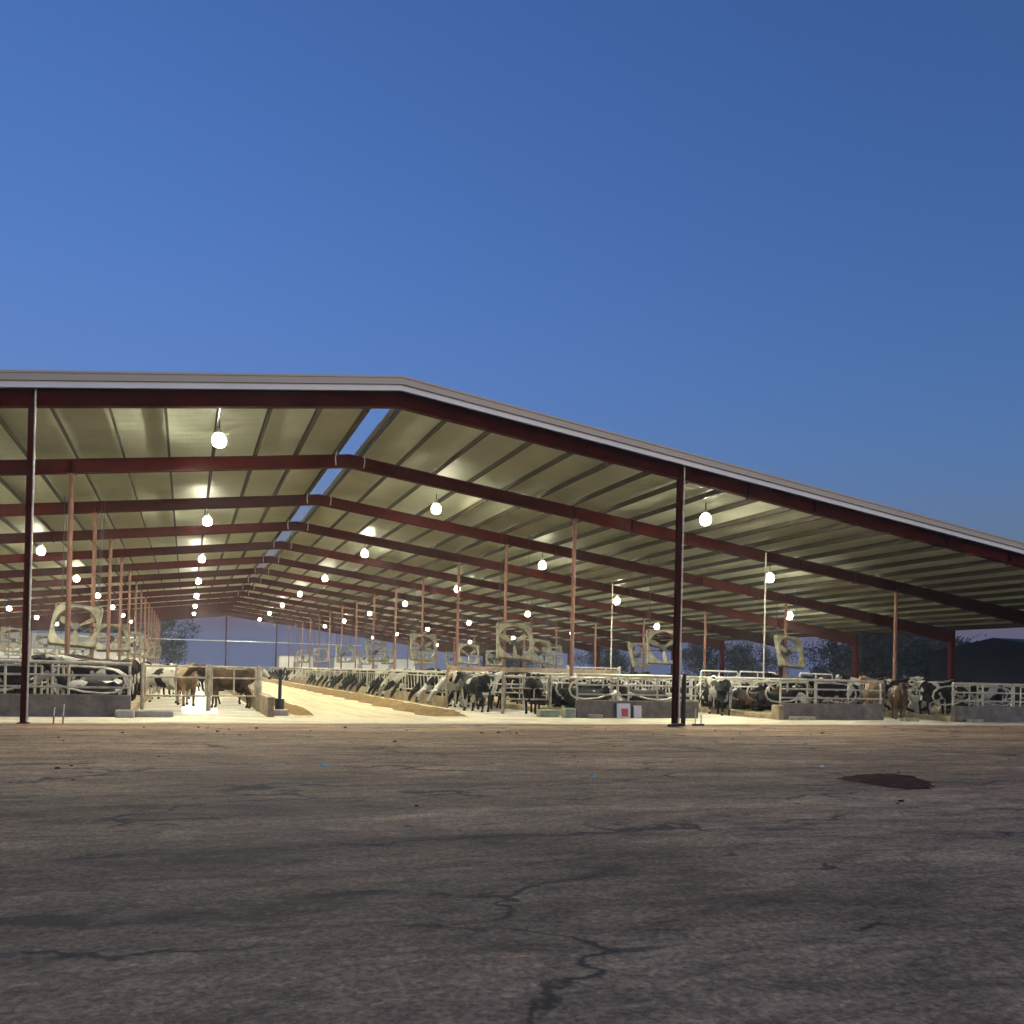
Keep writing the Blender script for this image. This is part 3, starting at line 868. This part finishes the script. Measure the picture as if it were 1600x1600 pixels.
    sm = o.modifiers.new('s', 'SMOOTH'); sm.iterations = 3; sm.factor = .5
    dg = bpy.context.evaluated_depsgraph_get()
    out = bpy.data.meshes.new_from_object(o.evaluated_get(dg))
    bpy.data.objects.remove(o)
    out.name = 'cow'
    out.materials.clear()
    for m in (COATS[coatname], M['skin'] if coatname in ('white', 'tan') else M['hoof'], M['hoof']): out.materials.append(m)
    mz = Vector((muz[0], 0, muz[1] + dz))
    for p in out.polygons:
        p.use_smooth = True
        c = p.center
        if (c - mz).length < .105: p.material_index = 1
        elif pose != 'lying' and c.z < .075: p.material_index = 2
    return out
CM = {}
def cow(pose, ct, x, y, rz, label, group, z=0.0, scale=1.0):
    if (pose, ct) not in CM: CM[pose, ct] = cow_mesh(pose, ct)
    o = link('cow', CM[pose, ct], None, (x, y, z))
    o.rotation_euler = (0, 0, R(rz)); o.scale = (scale,) * 3
    return tag(o, label, 'cow', group)
CT = {'black': 'mostly black', 'pied': 'black and white', 'white': 'mostly white', 'tan': 'tan', 'brown': 'dark brown'}
# singled-out cows near the front
G = 'cows standing in the alleys'
SPEC = [
    ('standing', 'tan', -5.35, 10.6, -80, 0, 'tan cow standing behind the gate in the left alley, facing out'),
    ('standing', 'black', -5.6, 20.0, 30, 0, 'black cow standing behind the tan cow in the left alley'),
    ('standing', 'brown', -3.9, 8.9, 175, 0, 'dark brown cow standing sideways beside the brown kerb wall'),
    ('walking', 'pied', -3.7, 12.2, 10, 0, 'black and white cow behind the brown cow by the kerb wall'),
    ('standing', 'white', -6.3, 13.0, 160, 0, 'mostly white cow at the left edge of the left alley'),
    ('walking', 'white', -6.1, 17.0, 200, 0, 'spotted white cow walking behind another white cow in the left alley'),
    ('standing', 'pied', -5.9, 24.0, 100, 0, 'pied cow far back in the left alley, rear towards the front'),
    ('standing', 'black', 4.95, 7.6, 105, 0, 'big black cow at the feed lane corner, rear towards the yard'),
    ('walking', 'pied', 5.9, 9.6, 30, 0, 'black and white cow walking in the alley right of the feed lane'),
    ('standing', 'black', 6.9, 6.6, 60, 0, 'black cow beside the mossy block, seen from behind'),
    ('standing', 'tan', 6.3, 12.5, -150, 0, 'tan cow farther back in the alley right of the feed lane'),
    ('standing', 'brown', 6.2, 12.9, 185, 0, 'brown cow standing sideways behind the pipe gate right of the lane'),
    ('standing', 'pied', 14.9, 6.4, 80, 0, 'black and white cow between beige wall and middle right block'),
    ('standing', 'black', 14.0, 12.0, 200, 0, 'black cow behind the white picketed gate'),
    ('standing', 'pied', 13.2, 13.5, 160, 0, 'pied cow left of the black one behind the white picketed gate'),
    ('standing', 'brown', 21.85, 4.0, -128, 0, 'brown cow facing the yard at the right alley mouth'),
    ('walking', 'white', 21.1, 6.2, 190, 0, 'whitish cow standing behind the brown cow at the right alley mouth'),
    ('standing', 'tan', 22.3, 5.8, 30, 0, 'tan cow behind the brown cow at the right alley mouth, turned away'),
    ('standing', 'white', 5.6, 11.6, -120, 0, 'mostly white cow behind the pipe gate right of the lane, facing the yard'),
    ('standing', 'pied', 7.0, 12.6, 70, 0, 'pied cow behind the gate right of the lane, rear outwards'),
    ('feeding', 'black', 6.3, 10.8, 150, 0, 'black cow with lowered head behind the gate right of the lane'),
    ('standing', 'black', 21.6, 9.6, 10, 0, 'black cow behind the gate of the right alley'),
]
for pose, ct, x, y, rz, z, lab in SPEC: cow(pose, ct, x, y, rz, lab, G, .006 + z, random.uniform(.96, 1.05))
# cows lying and standing in the front stalls
def stall_cows(xm, yw, nm, spec):
    cnt = {}
    for i, (row, side, pose, ct) in enumerate(spec):
        y = yw + 1.3 + .61 + 1.22 * row
        x = xm + side * (1.25 if pose == 'lying' else 1.35)
        key = (ct, side); cnt[key] = cnt.get(key, -1) + 1
        lab = '%s %s cow on the %s side of the %s stalls, %s such' % (pose, CT[ct], 'left' if side < 0 else 'right', nm, nth(cnt[key]))
        cow(pose, ct, x, y, (180 if side > 0 else 0) + random.uniform(-7, 7), lab, 'cows in the free stalls', .2, random.uniform(.95, 1.05))
pick = lambda w: random.choices(['black', 'pied', 'white', 'brown', 'tan'], w)[0]
for x0, x1, yw, nm, seen in BLOCKS[:4]:
    spec = []
    for row in range(0, 22 if nm != 'far right' else 14):
        for side in (-1, 1):
            pr = .85 if row < 5 else .5
            if random.random() < pr:
                spec.append((row, side, 'lying' if random.random() < .65 else 'standing', pick((8, 2.2, .4, .6, .2))))
    stall_cows((x0 + x1) / 2, yw, nm, spec)
# cows with their heads through the feed fences
cntR = 0
y = 12.0
while y < 95:
    if random.random() < .8:
        ct = pick((9, 2, .15, .2, .15))
        cow('feeding', ct, FR + .92 + random.uniform(-.05, .12), y, 180 + random.uniform(-9, 9), '%s cow eating at the right feed fence, %s from the front' % (CT[ct], nth(cntR)), 'cows eating along the right feed fence', .006, random.uniform(.95, 1.04)); cntR += 1
    y += random.uniform(.95, 1.6) if y < 50 else random.uniform(1.6, 3)
cntL = 0; y = 26.0
while y < 95:
    if random.random() < .6:
        ct = pick((5, 4, 1, .9, .7))
        cow('feeding', ct, FL - .92, y, random.uniform(-9, 9), '%s cow eating at the left feed fence, %s from the front' % (CT[ct], nth(cntL)), 'cows eating along the left feed fence', .006, random.uniform(.95, 1.04)); cntL += 1
    y += random.uniform(1.3, 3.2)
# loose cows deeper in the alleys
n = 0
for (xa, xb, nm, num) in ((12.6, 15, 'middle right alley', 8), (20.4, 22.4, 'right alley', 7), (5.9, 7.0, 'alley right of the lane', 5)):
    for i in range(num):
        ct = pick((6, 4, .7, 1, .6)); y = 17 + i * 5.5 + random.uniform(-1.5, 1.5)
        cow(random.choice(['standing', 'walking']), ct, random.uniform(xa + .4, xb - .4), y, random.choice([0, 90, 180, 270]) + random.uniform(-30, 30), '%s cow loose in the %s, %s behind its gate' % (CT[ct], nm, nth(i)), 'loose cows deeper in the alleys', .006)

# ------------------------------------------------------------------ beyond the barn
def shed(name, x0, x1, y0, y1, h, label, wall, roofm, split=None, upper=None, rise=.8):
    t = thing(name, label, 'building', ((x0 + x1) / 2, y0, -.03))
    hw = (x1 - x0) / 2; d = y1 - y0
    zs = split if split else h
    mb = MB(); mb.box(-hw, hw, 0, d, 0, zs)
    mb.build('wall', M[wall], t)
    if split:
        mb = MB(); mb.box(-hw + .04, hw - .04, .04, d - .04, zs + .001, h)
        x = -hw + .4
        while x < hw - .2:
            mb.box(x, x + .1, .005, .039, zs + .02, h - .01); x += .5
        mb.build('upper_siding', M[upper], t)
    mb = MB(); o = .3
    vs = [(-hw - o, -o, h + .002), (hw + o, -o, h + .002), (hw + o, d + o, h + .002), (-hw - o, d + o, h + .002), (-hw - o, d / 2, h + rise), (hw + o, d / 2, h + rise)]
    mb.add(vs, [(0, 1, 5, 4), (2, 3, 4, 5), (0, 4, 3), (1, 2, 5), (0, 3, 2, 1)])
    mb.build('roof', M[roofm], t)
    return t, hw
t, hw = shed('white_shed', 8.2, 13.4, 117.5, 122, 3.3, 'small white walled shed beyond the far end, left of the larger one', 'white_paint', 'siding', rise=.25)
mb = MB(); mb.box(-.5, .5, -.03, -.002, 1.2, 2.4); mb.build('window', M['siding'], t)
t, hw = shed('white_shed', 16.8, 30, 118, 124, 3.3, 'long white walled shed beyond the far end of the barn', 'white_paint', 'siding', rise=.3)
for x in (-2.5, 0, 2.6): mb = MB(); mb.box(x - .4, x + .4, -.03, -.002, 1.6, 2.3); mb.build('window', M['siding'], t)
t, hw = shed('parlour_building', -38, -11.2, 117.5, 128, 5.6, 'large grey ribbed building with white lower wall beyond the barn', 'white_paint', 'siding', 3.3, 'siding', rise=.5)
for x in (-6, -1, 5): mb = MB(); mb.box(x - .6, x + .6, -.03, -.002, 0, 2.2); mb.build('door', M['siding'], t)
t, hw = shed('dark_shed', 58, 92, 24, 38, 4.2, 'black unlit shed right of the barn beyond the eave columns', 'dark_metal', 'dark_metal', rise=1.2)
mb = MB(); mb.box(-10, -4, -.05, -.002, .02, 3.8); mb.build('door', M['black'], t)

def tree(x, y, h, r, label, seed, trunk_h=.35, n=2600, squash=.75):
    n = 7500
    rg = random.Random(seed)
    t = thing('tree', label, 'tree', (x, y, -.03), 0, 'trees standing beyond the barn')
    mb = MB()
    mb.tube([(0, 0, 0), (.1, .05, h * .3), (-.1, .1, h * .55), (0, 0, h * .8)], [h * .03, h * .024, h * .015, h * .006], 8)
    tips = []
    for k in range(9):
        a = rg.uniform(0, 6.28); z0 = h * rg.uniform(trunk_h * .8, .65); L = r * rg.uniform(.5, .9)
        e = (math.cos(a) * L, math.sin(a) * L, z0 + h * rg.uniform(.08, .22))
        mb.tube([(0, 0, z0), (e[0] * .5, e[1] * .5, z0 + (e[2] - z0) * .6), e], [h * .013, h * .008, h * .004], 6); tips.append(e)
    mb.build('trunk', M['bark'], t)
    cl = []
    for k in range(34):
        a = rg.uniform(0, 6.28); u = rg.uniform(-1, 1); q = rg.random() ** .45
        cz = h * (1 + trunk_h) / 2
        cl.append((math.cos(a) * math.sqrt(1 - u * u) * r * q, math.sin(a) * math.sqrt(1 - u * u) * r * q, cz + u * h * (1 - trunk_h) / 2 * q, r * rg.uniform(.16, .34)))
    vs = []; fs = []
    for i in range(n):
        c = cl[rg.randrange(len(cl))]
        p = Vector((rg.gauss(0, 1), rg.gauss(0, 1), rg.gauss(0, .8))); p = p.normalized() * c[3] * rg.random() ** .4
        p += Vector(c[:3]); s = h * rg.uniform(.013, .03)
        ax = Vector((rg.gauss(0, 1), rg.gauss(0, 1), rg.gauss(0, 1))).normalized(); b = ax.orthogonal().normalized(); b2 = ax.cross(b)
        k = len(vs); vs += [p + b * s, p + b2 * s * .6, p - b * s, p - b2 * s * .6]; fs.append((k, k + 1, k + 2, k + 3))
    mb = MB(); mb.add(vs, fs); mb.build('crown', M['leaf'], t)
TREES = [(-13, 170, 12, 10.5, 'broad dark tree beyond the far end, left of the lane', .1),
         (-30, 200, 14, 9, 'tall dark tree far left behind the ribbed building', .2),
         (70, 130, 7.5, 6, 'small round tree in the gap right of centre, between eave columns', .1),
         (83, 112, 8.5, 7, 'broad tree behind the right eave columns', .1), (96, 118, 8, 7.5, 'low wide tree right of the broad tree behind the eave columns', .1),
         (92, 88, 8.6, 7, 'dark tree between the fan and the eave columns on the right', .1), (80, 66, 8.2, 6.0, 'dark tree left of the black shed', .1), (70, 58, 8, 4.6, 'ragged dark tree beside the black shed', .12), (66, 47, 7.6, 5.2, 'dense dark tree against the left end of the black shed', .06),
         (58, 150, 6, 6, 'low bush-like tree far beyond the right feed lane', .05), (108, 84, 9, 8, 'big dark tree behind the black shed', .1)]
for i, (x, y, h, r, lab, th) in enumerate(TREES): tree(x, y, h, r, lab, 100 + i, th)

# ------------------------------------------------------------------ evening haze
hz = bpy.data.materials.new('haze_air'); hz.use_nodes = True
nt = hz.node_tree; nt.nodes.clear()
pv = nt.nodes.new('ShaderNodeVolumePrincipled'); pv.inputs['Color'].default_value = (.82, .85, .92, 1)
pv.inputs['Density'].default_value = HAZE; pv.inputs['Anisotropy'].default_value = .5
ou = nt.nodes.new('ShaderNodeOutputMaterial'); nt.links.new(pv.outputs[0], ou.inputs['Volume'])
mb = MB(); mb.box(-262, 302, -62, 422, -1.6, 16.5)
tag(mb.build('haze', hz), 'thin dusty evening haze hanging under and around the barn', kind='stuff')

# ------------------------------------------------------------------ sky and light
W = bpy.data.worlds.new('World'); SC.world = W; W.use_nodes = True
nt = W.node_tree
sky = nt.nodes.new('ShaderNodeTexSky'); sky.sky_type = 'NISHITA'; sky.sun_disc = False
SUN_EL, SUN_ROT = -.75, 160.0
sky.sun_elevation = R(SUN_EL); sky.sun_rotation = R(SUN_ROT)
sky.altitude = 100; sky.air_density = 1.0; sky.dust_density = 1.0; sky.ozone_density = 3.3
bg = nt.nodes['Background']; bg.inputs['Strength'].default_value = 1.36
# low haze band: near the horizon the twilight sky fades to a dull violet blue
tc = nt.nodes.new('ShaderNodeTexCoord'); sp = nt.nodes.new('ShaderNodeSeparateXYZ'); mr = nt.nodes.new('ShaderNodeMapRange'); mx = nt.nodes.new('ShaderNodeMix')
mr.interpolation_type = 'SMOOTHSTEP'; mx.data_type = 'RGBA'
nt.links.new(tc.outputs['Generated'], sp.inputs[0]); nt.links.new(sp.outputs['Z'], mr.inputs['Value'])
mr.inputs['From Min'].default_value = .015; mr.inputs['From Max'].default_value = .10; mr.inputs['To Min'].default_value = 1; mr.inputs['To Max'].default_value = 0
nt.links.new(mr.outputs['Result'], mx.inputs['Factor']); nt.links.new(sky.outputs[0], mx.inputs['A']); mx.inputs['B'].default_value = (.076, .096, .185, 1)
nt.links.new(mx.outputs['Result'], bg.inputs[0])

sd = bpy.data.lights.new('afterglow', 'SUN'); sd.energy = SUN; sd.angle = R(40); sd.color = (1, .78, .60)
so = bpy.data.objects.new('afterglow', sd); COL.objects.link(so)
az, el = R(SUN_ROT), R(3.0)
so.rotation_euler = Vector((math.sin(az) * math.cos(el), math.cos(az) * math.cos(el), math.sin(el))).to_track_quat('Z', 'Y').to_euler()

# ------------------------------------------------------------------ camera
yaw, pitch, roll = .3531, .0059, .0238
f = Vector((math.sin(yaw) * math.cos(pitch), math.cos(yaw) * math.cos(pitch), math.sin(pitch)))
r0 = Vector((math.cos(yaw), -math.sin(yaw), 0)); u0 = r0.cross(f)
r = r0 * math.cos(roll) + u0 * math.sin(roll); u = u0 * math.cos(roll) - r0 * math.sin(roll)
cd = bpy.data.cameras.new('camera'); cam = bpy.data.objects.new('camera', cd); COL.objects.link(cam)
mw = Matrix((r, u, -f)).transposed().to_4x4(); mw.translation = Vector((-5.366, -24.25, 1.52))
cam.matrix_world = mw
cd.sensor_width = 36; cd.lens = 1380 / 1600 * 36; cd.shift_y = (1042.5 - 800) / 1600
cd.clip_end = 3000; cd.clip_start = .1
SC.camera = cam

SC.render.engine = 'CYCLES'
SC.view_settings.view_transform = 'Standard'; SC.view_settings.look = 'None'
SC.view_settings.exposure = 0; SC.view_settings.gamma = 1
cy_ = SC.cycles
cy_.max_bounces = 7; cy_.diffuse_bounces = 4; cy_.glossy_bounces = 3; cy_.transmission_bounces = 2; cy_.transparent_max_bounces = 4
cy_.caustics_reflective = False; cy_.caustics_refractive = False
cy_.sample_clamp_indirect = 6.0
cy_.use_denoising = True
cy_.use_light_tree = True
